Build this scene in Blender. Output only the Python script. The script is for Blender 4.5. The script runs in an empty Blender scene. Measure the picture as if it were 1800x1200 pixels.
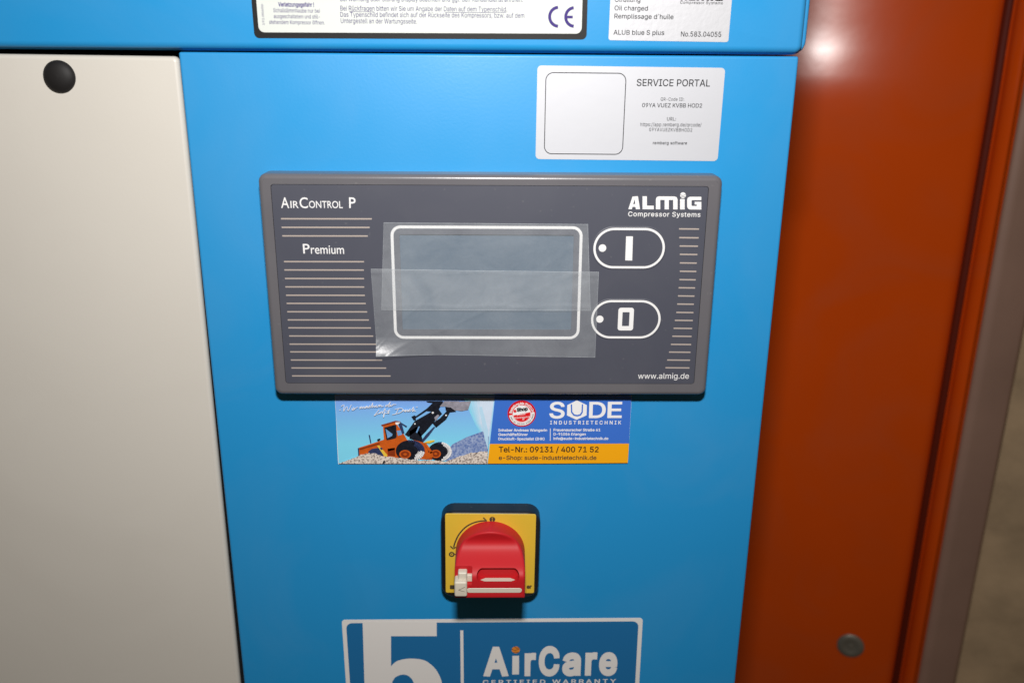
import bpy, bmesh, math, os, random
import numpy as np
from mathutils import Vector, Matrix
from mathutils.geometry import tessellate_polygon, delaunay_2d_cdt
random.seed(7)
S = bpy.context.scene
COL = S.collection
ZO = 1.20                       # height of the panel's origin above the workshop floor

# ------------------------------------------------------------------ camera
TH, ROLL, YAW, FPX = 0.31778, -0.00732, 0.01547, 1571.247
CAM = Vector((0.0, -0.4958, 0.14402 + ZO))
_f = Vector((math.sin(YAW) * math.cos(TH), math.cos(YAW) * math.cos(TH), -math.sin(TH)))
_r0 = Vector((math.cos(YAW), -math.sin(YAW), 0.0))
_d0 = _f.cross(_r0)
_r = _r0 * math.cos(ROLL) + _d0 * math.sin(ROLL)
_d = _d0 * math.cos(ROLL) - _r0 * math.sin(ROLL)
cd = bpy.data.cameras.new('camera')
cd.sensor_width = 36.0
cd.lens = 36.0 * FPX / 1800.0
cd.clip_start, cd.clip_end = 0.01, 50.0
cd.dof.use_dof = True
cd.dof.focus_distance = 0.515
cd.dof.aperture_fstop = 7.0
cam = bpy.data.objects.new('camera', cd)
COL.objects.link(cam)
M3 = Matrix((_r, -_d, -_f)).transposed()
cam.matrix_world = Matrix.Translation(CAM) @ M3.to_4x4()
S.camera = cam

# ------------------------------------------------------------------ light: a flash head above the lens, warm dim workshop
W = bpy.data.worlds.new('World'); S.world = W; W.use_nodes = True
wn = W.node_tree
bg = wn.nodes['Background']
tc = wn.nodes.new('ShaderNodeTexCoord'); sx = wn.nodes.new('ShaderNodeSeparateXYZ'); rp = wn.nodes.new('ShaderNodeValToRGB')
wn.links.new(tc.outputs['Generated'], sx.inputs[0]); wn.links.new(sx.outputs['Z'], rp.inputs[0])
rp.color_ramp.elements[0].position = 0.0; rp.color_ramp.elements[0].color = (0.60, 0.43, 0.25, 1)
rp.color_ramp.elements[1].position = 0.9; rp.color_ramp.elements[1].color = (1.0, 0.86, 0.66, 1)
wn.links.new(rp.outputs[0], bg.inputs[0])
bg.inputs[1].default_value = 0.075
fl = bpy.data.lights.new('flash', 'AREA')
fl.shape = 'RECTANGLE'; fl.size = 0.055; fl.size_y = 0.032
fl.spread = math.radians(165); fl.energy = 4.1; fl.color = (1.0, 0.975, 0.95)
flo = bpy.data.objects.new('flash', fl); COL.objects.link(flo)
flo.location = CAM + Vector((0.003, 0.015, 0.19))
flo.rotation_euler = (Vector((0.0, 0.0, ZO + 0.08)) - flo.location).to_track_quat('-Z', 'Y').to_euler()
vs = S.view_settings
vs.view_transform = 'Standard'; vs.look = 'None'; vs.gamma = 1.0; vs.exposure = 0.0; vs.use_curve_mapping = False
S.render.engine = 'CYCLES'
S.cycles.max_bounces = 8; S.cycles.transparent_max_bounces = 12

# ------------------------------------------------------------------ measuring helpers: photo measure -> point on a real plane
def ray(px, py):
    return _f + _r * ((px - 900.0) / FPX) + _d * ((py - 600.0) / FPX)
def U(px, py, y=0.0):
    v = ray(px, py); t = (y - CAM.y) / v.y
    p = CAM + v * t
    return Vector((p.x, p.z))
def UP(px, py, P0, n):
    v = ray(px, py); t = (P0 - CAM).dot(n) / v.dot(n)
    return CAM + v * t
def rect(c, y):                # TL TR BR BL measured corners -> centre, width, height, angle on plane y
    a, b, d, e = [U(p[0], p[1], y) for p in c]
    ctr = (a + b + d + e) / 4
    ex = (b - a) + (d - e); ez = (a - e) + (b - d)
    ang = math.atan2(ex.y, ex.x)
    w = ((b - a).length + (d - e).length) / 2; h = ((a - e).length + (b - d).length) / 2
    return ctr, w, h, ang

# ------------------------------------------------------------------ materials
def lin(c):
    c /= 255.0
    return c / 12.92 if c <= 0.04045 else ((c + 0.055) / 1.055) ** 2.4
def rgb(*c):
    return (lin(c[0]), lin(c[1]), lin(c[2]), 1.0)
def mat(name, col, rough=0.5, metal=0.0, spec=0.5, bump=None, mottle=0.0, mscale=8.0, coat=0.0, rvar=0.0, dust=0.0, specks=0.0):
    m = bpy.data.materials.new(name); m.use_nodes = True
    nt = m.node_tree; b = nt.nodes['Principled BSDF']
    b.inputs['Base Color'].default_value = col
    b.inputs['Roughness'].default_value = rough
    b.inputs['Metallic'].default_value = metal
    b.inputs['Specular IOR Level'].default_value = spec
    b.inputs['Coat Weight'].default_value = coat
    b.inputs['Coat Roughness'].default_value = 0.15
    geo = nt.nodes.new('ShaderNodeNewGeometry')
    if mottle:
        n = nt.nodes.new('ShaderNodeTexNoise'); n.inputs['Scale'].default_value = mscale; n.inputs['Detail'].default_value = 6
        nt.links.new(geo.outputs['Position'], n.inputs['Vector'])
        mx = nt.nodes.new('ShaderNodeMixRGB'); mx.blend_type = 'MIX'
        mx.inputs[1].default_value = tuple(x * (1 - mottle) for x in col[:3]) + (1,)
        mx.inputs[2].default_value = tuple(min(1, x * (1 + mottle)) for x in col[:3]) + (1,)
        nt.links.new(n.outputs[0], mx.inputs[0]); nt.links.new(mx.outputs[0], b.inputs['Base Color'])
    if dust:                                # sparse fine specks lying on the surface, and faint wiped patches
        src = b.inputs['Base Color'].links[0].from_socket if b.inputs['Base Color'].links else None
        n = nt.nodes.new('ShaderNodeTexNoise'); n.inputs['Scale'].default_value = 330; n.inputs['Detail'].default_value = 1.5
        n2 = nt.nodes.new('ShaderNodeTexNoise'); n2.inputs['Scale'].default_value = 9; n2.inputs['Detail'].default_value = 5; n2.inputs['Distortion'].default_value = 1.2
        nt.links.new(geo.outputs['Position'], n.inputs['Vector']); nt.links.new(geo.outputs['Position'], n2.inputs['Vector'])
        mr = nt.nodes.new('ShaderNodeMapRange'); mr.inputs[1].default_value = 0.70; mr.inputs[2].default_value = 0.78
        mr2 = nt.nodes.new('ShaderNodeMapRange'); mr2.inputs[1].default_value = 0.45; mr2.inputs[2].default_value = 0.8; mr2.inputs[4].default_value = abs(dust)
        nt.links.new(n.outputs[0], mr.inputs[0]); nt.links.new(n2.outputs[0], mr2.inputs[0])
        mr.inputs[4].default_value = specks
        ad = nt.nodes.new('ShaderNodeMath'); ad.operation = 'ADD'; nt.links.new(mr.outputs[0], ad.inputs[0]); nt.links.new(mr2.outputs[0], ad.inputs[1])
        dm = nt.nodes.new('ShaderNodeMixRGB'); nt.links.new(ad.outputs[0], dm.inputs[0])
        dm.inputs[1].default_value = col
        if src: nt.links.new(src, dm.inputs[1])
        dm.inputs[2].default_value = (0.45, 0.43, 0.40, 1) if dust > 0 else (0.20, 0.15, 0.11, 1)
        nt.links.new(dm.outputs[0], b.inputs['Base Color'])
    if rvar:
        n = nt.nodes.new('ShaderNodeTexNoise'); n.inputs['Scale'].default_value = 25; n.inputs['Detail'].default_value = 8
        nt.links.new(geo.outputs['Position'], n.inputs['Vector'])
        mr = nt.nodes.new('ShaderNodeMapRange')
        mr.inputs[1].default_value = 0.3; mr.inputs[2].default_value = 0.7
        mr.inputs[3].default_value = rough - rvar; mr.inputs[4].default_value = rough + rvar
        nt.links.new(n.outputs[0], mr.inputs[0]); nt.links.new(mr.outputs[0], b.inputs['Roughness'])
    if bump:
        last = None
        for sc, dist in bump:
            n = nt.nodes.new('ShaderNodeTexNoise'); n.inputs['Scale'].default_value = sc; n.inputs['Detail'].default_value = 2
            nt.links.new(geo.outputs['Position'], n.inputs['Vector'])
            bp = nt.nodes.new('ShaderNodeBump'); bp.inputs['Strength'].default_value = 1.0; bp.inputs['Distance'].default_value = dist
            nt.links.new(n.outputs[0], bp.inputs['Height'])
            if last: nt.links.new(last.outputs[0], bp.inputs['Normal'])
            last = bp
        nt.links.new(last.outputs[0], b.inputs['Normal'])
    return m
BLUE = mat('blue_powder_coat', (0.016, 0.262, 0.58, 1), 0.42, dust=0.05, spec=0.38, bump=[(650, 0.00003)], mottle=0.02, mscale=6, rvar=0.04)
CREAM = mat('cream_powder_coat', (0.61, 0.58, 0.525, 1), 0.42, dust=-0.05, bump=[(650, 0.00003)], mottle=0.015, mscale=6)
BLACKGAP = mat('gap_shade_black', (0.006, 0.006, 0.007, 1), 0.8)  # near-black colour stands in for the shade inside the door gap
PLUG = mat('black_rubber', (0.012, 0.011, 0.011, 1), 0.6, spec=0.3, bump=[(900, 0.00003)])
BEZEL = mat('grey_brown_plastic', (0.124, 0.120, 0.132, 1), 0.28, dust=0.08, specks=0.12, bump=[(1500, 0.00002)], mottle=0.04, mscale=40)
FACE = mat('slate_membrane', (0.062, 0.066, 0.090, 1), 0.5, dust=0.05, specks=0.08, bump=[(2500, 0.00001)], mottle=0.03, mscale=30)
WPRINT = mat('white_print', (0.78, 0.78, 0.78, 1), 0.5)
LPRINT = mat('beige_print', (0.42, 0.36, 0.32, 1), 0.5)
LCD = mat('lcd_glass', (0.070, 0.115, 0.170, 1), 0.30, mottle=0.03, mscale=60)
BBLACK = mat('black_plastic', (0.008, 0.008, 0.010, 1), 0.42, dust=0.05, specks=0.15, bump=[(1200, 0.00003)])
YELLOW = mat('yellow_plate', (0.76, 0.50, 0.045, 1), 0.45, mottle=0.03, mscale=50)
RED = mat('red_plastic', (0.52, 0.014, 0.020, 1), 0.5, spec=0.28, bump=[(1800, 0.000015)], mottle=0.04, mscale=40)
IVORY = mat('ivory_plastic', (0.66, 0.60, 0.50, 1), 0.42, bump=[(1800, 0.00001)])
INK = mat('black_ink', (0.010, 0.010, 0.012, 1), 0.6, spec=0.2)
BROWNINK = mat('brown_ink', (0.06, 0.045, 0.03, 1), 0.5)
PAPER = mat('label_white', (0.60, 0.63, 0.60, 1), 0.55, spec=0.12)
VIOLET = mat('violet_ink', (0.045, 0.025, 0.17, 1), 0.6, spec=0.2)
VIOLETGREY = mat('violet_grey_ink', (0.07, 0.055, 0.16, 1), 0.6, spec=0.2)
LBLACK = mat('label_black', (0.012, 0.012, 0.012, 1), 0.5, spec=0.2, bump=[(900, 0.00004)])
SILVER = mat('silver_label', (0.50, 0.505, 0.53, 1), 0.5, metal=0.2, spec=0.3, bump=[(330, 0.00009)])
SILVERS = mat('satin_label', (0.53, 0.54, 0.575, 1), 0.5, metal=0.2, spec=0.3, bump=[(120, 0.00004)])
WARRANTY = mat('warranty_blue', (0.012, 0.15, 0.37, 1), 0.45, bump=[(420, 0.00003)])
WARRANTYW = mat('warranty_white', (0.80, 0.78, 0.76, 1), 0.45)
BALL = mat('ball_orange', (0.75, 0.25, 0.03, 1), 0.5)
ADBLUE = mat('advert_blue', (0.045, 0.16, 0.60, 1), 0.3)
ADYEL = mat('advert_amber', (0.90, 0.40, 0.008, 1), 0.3)
ADRED = mat('advert_red', (0.72, 0.01, 0.015, 1), 0.3)
ADDARK = mat('advert_dark_red', (0.55, 0.01, 0.02, 1), 0.3)
PBLACK = mat('print_black', (0.010, 0.012, 0.020, 1), 0.3, mottle=0.9, mscale=700)
PNAVY = mat('print_navy', (0.03, 0.045, 0.12, 1), 0.3, mottle=0.5, mscale=900)
PORANGE = mat('print_orange', (0.58, 0.105, 0.012, 1), 0.3, mottle=0.3, mscale=600)
PDORANGE = mat('print_dark_orange', (0.24, 0.035, 0.008, 1), 0.3, mottle=0.3, mscale=600)
PGLASS = mat('print_glass', (0.16, 0.36, 0.66, 1), 0.3, mottle=0.3, mscale=500)
PYELLOW = mat('print_yellow', (0.80, 0.55, 0.06, 1), 0.3)
PWHITE = mat('print_white', (0.85, 0.85, 0.86, 1), 0.3)
PGREY = mat('print_grey', (0.28, 0.27, 0.32, 1), 0.3, mottle=0.6, mscale=500)
PBEAM = mat('print_pale_sky', (0.50, 0.68, 0.82, 1), 0.3, mottle=0.15, mscale=120)
ORANGE = mat('orange_enamel', (0.68, 0.078, 0.004, 1), 0.18, spec=0.26, dust=-0.10, mottle=0.10, mscale=7, bump=[(40, 0.00005)])
GROOVE = mat('shaded_groove', (0.10, 0.011, 0.003, 1), 0.6, spec=0.2)  # darker orange, the groove's shade put into its floor colour
RUST = mat('dusty_brown_steel', (0.33, 0.20, 0.15, 1), 0.55, mottle=0.25, mscale=9)
CONC = mat('concrete', (0.50, 0.36, 0.22, 1), 0.9, mottle=0.5, mscale=18, bump=[(60, 0.001)])
CHALK = mat('chipped_edge', (0.85, 0.72, 0.52, 1), 0.9, mottle=0.3, mscale=60)
ZINC = mat('dull_zinc', (0.26, 0.24, 0.20, 1), 0.45, metal=0.5, mottle=0.2, mscale=90)

def two_tone(name, c1, c2, scale, lo=0.4, hi=0.6, rough=0.35):
    m = mat(name, c1, rough); nt = m.node_tree; b = nt.nodes['Principled BSDF']
    geo = nt.nodes.new('ShaderNodeNewGeometry'); n = nt.nodes.new('ShaderNodeTexNoise')
    n.inputs['Scale'].default_value = scale; n.inputs['Detail'].default_value = 5
    nt.links.new(geo.outputs['Position'], n.inputs['Vector'])
    r = nt.nodes.new('ShaderNodeValToRGB')
    r.color_ramp.elements[0].position = lo; r.color_ramp.elements[0].color = c1
    r.color_ramp.elements[1].position = hi; r.color_ramp.elements[1].color = c2
    nt.links.new(n.outputs[0], r.inputs[0]); nt.links.new(r.outputs[0], b.inputs['Base Color'])
    return m
PGRAVEL = two_tone('print_gravel', (0.16, 0.12, 0.11, 1), (0.76, 0.68, 0.61, 1), 1000, 0.33, 0.55)
PHILL = two_tone('print_hill', (0.10, 0.17, 0.42, 1), (0.34, 0.42, 0.62, 1), 900, 0.35, 0.65)
def print_sky():               # the printed photo's own sky: deeper blue at its top edge, paler below
    m = mat('print_sky', (0.3, 0.6, 0.85, 1), 0.3); nt = m.node_tree; b = nt.nodes['Principled BSDF']
    geo = nt.nodes.new('ShaderNodeNewGeometry'); s = nt.nodes.new('ShaderNodeSeparateXYZ'); mr = nt.nodes.new('ShaderNodeMapRange')
    z1 = U(700, 702).y; z0 = U(700, 780).y
    nt.links.new(geo.outputs['Position'], s.inputs[0]); nt.links.new(s.outputs['Z'], mr.inputs[0])
    mr.inputs[1].default_value = z0; mr.inputs[2].default_value = z1
    r = nt.nodes.new('ShaderNodeValToRGB')
    r.color_ramp.elements[0].color = (0.22, 0.68, 0.90, 1); r.color_ramp.elements[1].color = (0.20, 0.38, 0.84, 1)
    nt.links.new(mr.outputs[0], r.inputs[0]); nt.links.new(r.outputs[0], b.inputs['Base Color'])
    return m
PSKY = print_sky()

def film_mat(name, h0, h1):
    m = bpy.data.materials.new(name); m.use_nodes = True; nt = m.node_tree
    b = nt.nodes['Principled BSDF']; out = nt.nodes['Material Output']
    b.inputs['Base Color'].default_value = (0.70, 0.75, 0.80, 1); b.inputs['Roughness'].default_value = 0.33
    tr = nt.nodes.new('ShaderNodeBsdfTransparent'); mix = nt.nodes.new('ShaderNodeMixShader')
    geo = nt.nodes.new('ShaderNodeNewGeometry')
    n = nt.nodes.new('ShaderNodeTexNoise'); n.inputs['Scale'].default_value = 42; n.inputs['Detail'].default_value = 6; n.inputs['Distortion'].default_value = 0.8; n.inputs['Roughness'].default_value = 0.65
    n2 = nt.nodes.new('ShaderNodeTexNoise'); n2.inputs['Scale'].default_value = 3000; n2.inputs['Detail'].default_value = 1
    nt.links.new(geo.outputs['Position'], n.inputs['Vector']); nt.links.new(geo.outputs['Position'], n2.inputs['Vector'])
    mr = nt.nodes.new('ShaderNodeMapRange'); mr.inputs[1].default_value = 0.3; mr.inputs[2].default_value = 0.75
    mr.inputs[3].default_value = h0; mr.inputs[4].default_value = h1
    nt.links.new(n.outputs[0], mr.inputs[0])
    ml = nt.nodes.new('ShaderNodeMath'); ml.operation = 'MULTIPLY'
    mr2 = nt.nodes.new('ShaderNodeMapRange'); mr2.inputs[1].default_value = 0.35; mr2.inputs[2].default_value = 0.65
    mr2.inputs[3].default_value = 0.86; mr2.inputs[4].default_value = 1.14
    nt.links.new(n2.outputs[0], mr2.inputs[0])
    nt.links.new(mr.outputs[0], ml.inputs[0]); nt.links.new(mr2.outputs[0], ml.inputs[1])
    bp = nt.nodes.new('ShaderNodeBump'); bp.inputs['Distance'].default_value = 0.0003
    nt.links.new(n.outputs[0], bp.inputs['Height']); nt.links.new(bp.outputs[0], b.inputs['Normal'])
    nt.links.new(ml.outputs[0], mix.inputs[0]); nt.links.new(tr.outputs[0], mix.inputs[1]); nt.links.new(b.outputs[0], mix.inputs[2])
    gl = nt.nodes.new('ShaderNodeBsdfGlossy'); gl.inputs['Roughness'].default_value = 0.30; nt.links.new(bp.outputs[0], gl.inputs['Normal'])
    mix2 = nt.nodes.new('ShaderNodeMixShader'); mix2.inputs[0].default_value = 0.02
    nt.links.new(mix.outputs[0], mix2.inputs[1]); nt.links.new(gl.outputs[0], mix2.inputs[2])
    nt.links.new(mix2.outputs[0], out.inputs['Surface'])
    return m
FILM = film_mat('clear_film', 0.13, 0.215)
FROST = film_mat('frosted_film_edge', 0.18, 0.62)

# ------------------------------------------------------------------ mesh building
FONT = None
try:
    FONT = bpy.data.fonts.load(os.path.join(bpy.utils.resource_path('LOCAL'), 'datafiles', 'fonts', 'Inter.woff2'))
except Exception:
    FONT = None
_tc = {}
def glyphs(body, bold=0.0, sp=1.0, shear=0.0, font=0):
    key = (body, bold, sp, shear, font)
    if key in _tc: return _tc[key]
    c = bpy.data.curves.new('text', 'FONT'); c.body = body; c.resolution_u = 4; c.fill_mode = 'NONE'
    if FONT and font == 0: c.font = FONT
    c.space_character = sp; c.shear = shear
    o = bpy.data.objects.new('text', c)
    m = bpy.data.meshes.new_from_object(o)
    P = [Vector((v.co.x, v.co.y)) for v in m.vertices]; E_ = [tuple(q.vertices) for q in m.edges]
    bpy.data.objects.remove(o); bpy.data.curves.remove(c); bpy.data.meshes.remove(m)
    # outline loops keep their direction: consecutive indices, the closing edge runs last -> first
    start = {}; D = []
    for a, b in E_:
        if abs(a - b) == 1 and not (max(a, b), min(a, b)) in start: lo, hi = min(a, b), max(a, b)
        else: lo, hi = max(a, b), min(a, b)
        D.append((lo, hi))
    X = np.array([[P[a].x, P[a].y, P[b].x, P[b].y] for a, b in D])
    sgn = 1.0 if (X[:, 0] * X[:, 3] - X[:, 2] * X[:, 1]).sum() > 0 else -1.0
    grow = (bold + (0.004 if font == 0 else 0.0)) * 1.0
    nx = {a: b for a, b in D}; pv = {b: a for a, b in D}; N2 = []
    for i, p in enumerate(P):
        j0, j1 = pv[i], nx[i]
        for _k in range(4):
            if (p - P[j0]).length < 2e-4: j0 = pv[j0]
            if (p - P[j1]).length < 2e-4: j1 = nx[j1]
        e0 = (p - P[j0]); e1 = (P[j1] - p)
        e0 = e0 / (e0.length or 1); e1 = e1 / (e1.length or 1)
        n0 = Vector((e0.y, -e0.x)) * sgn; n1 = Vector((e1.y, -e1.x)) * sgn; nn = n0 + n1
        N2.append(p + (nn / nn.length * min(1.0 / max(nn.length / 2, 0.1), 1.3) if nn.length > 0.05 else n0) * grow)
    P = N2
    X = np.array([[P[a].x, P[a].y, P[b].x, P[b].y] for a, b in D])
    area = (X[:, 0] * X[:, 3] - X[:, 2] * X[:, 1]).sum()
    vo, _, fo, *_r = delaunay_2d_cdt(P, D, [], 0, 1e-5, False)
    V = np.array([(v.x, v.y) for v in vo]); F = np.array([f for f in fo if len(f) == 3])
    T_ = V[F].mean(1); W_ = np.zeros(len(F))
    for x0, y0, x1, y1 in X:
        if y0 == y1: continue
        t = (T_[:, 1] - y0) / (y1 - y0); hit = ((y0 <= T_[:, 1]) != (y1 <= T_[:, 1])) & (x0 + t * (x1 - x0) > T_[:, 0])
        W_[hit] += 1 if y1 > y0 else -1
    keep = F[W_ * (1 if area > 0 else -1) > 0.5]
    out = []
    for f in keep:
        A, B, C = V[f]
        if (B[0] - A[0]) * (C[1] - A[1]) - (B[1] - A[1]) * (C[0] - A[0]) < 0: f = f[::-1]
        out.append(tuple(int(i) for i in f))
    used = sorted({i for f in out for i in f}); ix = {k: n for n, k in enumerate(used)}
    _tc[key] = ([(float(V[i][0]), float(V[i][1])) for i in used], [tuple(ix[i] for i in f) for f in out])
    return _tc[key]
CAPS = [max(y for x, y in glyphs('H', 0.0, 1.0, 0.0, k)[0]) for k in (0, 1)]
CAPH = CAPS[0]

class MB:
    def __init__(self):
        self.v = []; self.f = []; self.mi = []; self.m = []
    def mid(self, m):
        if m not in self.m: self.m.append(m)
        return self.m.index(m)
    def add(self, vs, fs, m):
        o = len(self.v); self.v += [tuple(a) for a in vs]; k = self.mid(m)
        for f in fs: self.f.append(tuple(i + o for i in f)); self.mi.append(k)
    def flat(self, loops, y, m):            # loops of (x,z) with holes after the first, one flat sheet facing -y
        L = [[Vector((p[0], p[1], 0)) for p in l] for l in loops]
        tri = tessellate_polygon(L); pts = [p for l in L for p in l]
        fs = []
        for a, b, c in tri:
            A, B, C = pts[a], pts[b], pts[c]
            s = (B.x - A.x) * (C.y - A.y) - (B.y - A.y) * (C.x - A.x)
            fs.append((a, b, c) if s > 0 else (a, c, b))
        self.add([(p.x, y, p.y) for p in pts], fs, m)
    def px(self, pts, y, m, zt=None, holes=()):
        q = lambda l: [U(*(zp(zt, p) if zt else p), y) for p in l]
        self.flat([q(pts)] + [q(h) for h in holes], y, m)
    def slab(self, loop, y0, y1, m):        # thin extruded polygon, front at y1
        n = len(loop)
        ar = sum(loop[i][0] * loop[(i + 1) % n][1] - loop[(i + 1) % n][0] * loop[i][1] for i in range(n))
        if ar < 0: loop = loop[::-1]
        self.flat([loop], y1, m)
        vs = [(p[0], y0, p[1]) for p in loop] + [(p[0], y1, p[1]) for p in loop]
        self.add(vs, [(i, (i + 1) % n, n + (i + 1) % n, n + i) for i in range(n)], m)
    def loft(self, ctr, ang, w, h, r, rings, m, front=True, back=True, seg=6):
        base = len(self.v); k = self.mid(m); n = 0
        for ins, y in rings:
            lp = rrect(ctr, ang, w - 2 * ins, h - 2 * ins, max(r - ins, 0.0002), seg); n = len(lp)
            self.v += [(p[0], y, p[1]) for p in lp]
        for j in range(len(rings) - 1):
            for i in range(n):
                a = base + j * n; b = a + n; i2 = (i + 1) % n
                self.f.append((a + i, a + i2, b + i2, b + i)); self.mi.append(k)
        if front: self.f.append(tuple(base + (len(rings) - 1) * n + i for i in range(n))); self.mi.append(k)
        if back: self.f.append(tuple(base + i for i in reversed(range(n)))); self.mi.append(k)
    def text(self, body, x0, x1, b0, b1, cap, y, m, zt=None, bold=0.0, sp=1.0, shear=0.0, hscale=1.0, font=0):
        # baseline from (x0,b0) to (x1,b1), capital height cap, all measured; laid on plane y
        p0 = (x0, b0); p1 = (x1, b1); pc = ((x0 + x1) / 2, (b0 + b1) / 2); pt = (pc[0], pc[1] - cap)
        if zt: p0, p1, pc, pt = [zp(zt, p) for p in (p0, p1, pc, pt)]
        P0, P1, PC, PT = [U(*p, y) for p in (p0, p1, pc, pt)]
        vs, fs = glyphs(body, bold, sp, shear, font)
        if not vs: return
        mn = min(a for a, b in vs); mx = max(a for a, b in vs)
        e = (P1 - P0); wid = e.length; e = e / wid; nrm = Vector((-e.y, e.x))
        ks = wid / (mx - mn); kv = (PT - PC).length / CAPS[font] * hscale
        self.add([(P0.x + e.x * (a - mn) * ks + nrm.x * b * kv, y, P0.y + e.y * (a - mn) * ks + nrm.y * b * kv) for a, b in vs], fs, m)
    def stroke(self, pts, wpx, y, m, zt=None, closed=False, smooth=0):
        if smooth: pts = catmull(pts, smooth)
        P = [U(*(zp(zt, p) if zt else p), y) for p in pts]
        self.ribbon(P, wpx * (1.0 / zt[2] if zt else 1.0) * 0.000325, y, m, closed)
    def ribbon(self, P, w, y, m, closed=False):
        n = len(P); vs = []; k0 = 0
        for i in range(n):
            a = P[(i - 1) % n] if (closed or i > 0) else P[i]; b = P[(i + 1) % n] if (closed or i < n - 1) else P[i]
            t = (b - a); t = t / (t.length or 1); nn = Vector((-t.y, t.x)) * (w / 2)
            yy = y - 2.5e-6 * i; vs += [(P[i].x + nn.x, yy, P[i].y + nn.y), (P[i].x - nn.x, yy, P[i].y - nn.y)]
        fs = [(2 * i + 1, 2 * ((i + 1) % n) + 1, 2 * ((i + 1) % n), 2 * i) for i in range(n if closed else n - 1)]
        self.add(vs, fs, m)
    def ring(self, ctr, ang, w, h, r, lw, y, m, seg=8):
        self.flat([rrect(ctr, ang, w, h, r, seg), rrect(ctr, ang, w - 2 * lw, h - 2 * lw, max(r - lw, .0001), seg)[::-1]], y, m)
    def disc(self, c, r, y, m, n=28, hole=0):
        lp = [(c[0] + r * math.cos(2 * math.pi * i / n), c[1] + r * math.sin(2 * math.pi * i / n)) for i in range(n)]
        hl = [[(c[0] + hole * math.cos(2 * math.pi * i / n), c[1] + hole * math.sin(2 * math.pi * i / n)) for i in range(n)][::-1]] if hole else []
        self.flat([lp] + hl, y, m)
    def build(self, name, parent=None, smooth=None, label=None):
        me = bpy.data.meshes.new(name)
        me.from_pydata([(x, y, z) for x, y, z in self.v], [], self.f)
        for m in self.m: me.materials.append(m)
        me.polygons.foreach_set('material_index', self.mi)
        if smooth:
            me.polygons.foreach_set('use_smooth', [True] * len(me.polygons))
            me.set_sharp_from_angle(angle=math.radians(smooth))
        me.update()
        o = bpy.data.objects.new(name, me); COL.objects.link(o)
        if parent:
            o.parent = parent; o.matrix_parent_inverse = parent.matrix_world.inverted()
        if label: o['label'] = label
        return o
def catmull(pts, k):
    out = []; n = len(pts)
    for i in range(n - 1):
        p0, p1, p2, p3 = pts[max(i - 1, 0)], pts[i], pts[i + 1], pts[min(i + 2, n - 1)]
        for j in range(k):
            t = j / k
            out.append(tuple(0.5 * (2 * p1[q] + (p2[q] - p0[q]) * t + (2 * p0[q] - 5 * p1[q] + 4 * p2[q] - p3[q]) * t * t + (3 * p1[q] - p0[q] - 3 * p2[q] + p3[q]) * t ** 3) for q in (0, 1)))
    return out + [tuple(pts[-1])]
def zp(zt, p): return (zt[0] + p[0] / zt[2], zt[1] + p[1] / zt[2])
def rrect(ctr, ang, w, h, r, seg=6):
    r = min(r, w / 2 - 1e-6, h / 2 - 1e-6); out = []; c, s = math.cos(ang), math.sin(ang)
    for sx_, sz_, a0 in ((1, 1, 0), (-1, 1, 90), (-1, -1, 180), (1, -1, 270)):
        for i in range(seg + 1):
            a = math.radians(a0 + 90 * i / seg)
            u = sx_ * (w / 2 - r) + r * math.cos(a); v = sz_ * (h / 2 - r) + r * math.sin(a)
            out.append((ctr[0] + c * u - s * v, ctr[1] + s * u + c * v))
    return out
def edge(r, y1, y0, n=5, base=0.0):     # rings of a rounded edge: back y0 -> front y1 (y1 < y0)
    R = [(base, y0)]
    for i in range(n + 1):
        a = math.pi / 2 * i / n
        R.append((base + r * (1 - math.cos(a)), y1 + r * (1 - math.sin(a))))
    return R
def tag(o, label, cat, group=None):
    o['label'] = label; o['category'] = cat
    if group: o['group'] = group
    return o
def box(x0, x1, z0, z1): return Vector(((x0 + x1) / 2, (z0 + z1) / 2)), x1 - x0, z1 - z0
LY = 0.00008                             # step between printed layers

# ------------------------------------------------------------------ the compressor cabinet
XL, XR, ZT = -0.16884, 0.15899, 0.14035 + ZO
ZB = 0.02
comp = bpy.data.objects.new('air_compressor', None); COL.objects.link(comp)
comp.location = (0, 0.25, 0)
tag(comp, 'blue and cream compressor cabinet with grey control unit and red rotary main switch', 'air compressor')
bpy.context.view_layer.update()

c, w, h = box(XL, XR, ZB, ZT)
b = MB(); b.loft(c, 0, w, h, 0.0012, edge(0.0013, 0.0, 0.60, 5), BLUE)
panel = b.build('front_panel', comp, 35)

zh = ZT + 0.0016
HY = -0.0008
hx = U(1414.5, 60, HY).x; lx = U(1422.5, 40, 0.003).x
c, w, h = box(-0.95, hx, zh, zh + 0.26)
b = MB(); b.loft(c, 0, w, h, 0.004, edge(0.0035, HY, 0.004, 6), BLUE)
c, w, h = box(-0.953, lx, zh - 0.0008, zh + 0.263)
b.loft(c, 0, w, h, 0.007, edge(0.0016, 0.0042, 0.62, 4), BLUE)
hood = b.build('hood', comp, 35)

dz = ZT - 0.0022
c, w, h = box(-0.95, XL - 0.0008, ZB, dz)
a = -0.0066
pv = Vector((XL - 0.0008, dz)); cc = pv + Vector((-w / 2 * math.cos(a) + (-h / 2) * -math.sin(a), -w / 2 * math.sin(a) - h / 2 * math.cos(a)))
b = MB(); b.loft(cc, a, w, h, 0.003, edge(0.0026, 0.0010, 0.0046, 7), CREAM)
door = b.build('door', comp, 35, 'cream sheet metal door')
b = MB()
b.slab([(-0.949, ZB + 0.01), (XL - 0.0002, ZB + 0.01), (XL - 0.0002, ZT + 0.02), (-0.949, ZT + 0.02)], 0.59, 0.02, BLACKGAP)
b.build('gap_backing', comp)  # black backing block added so the gaps around the door read dark
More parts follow.
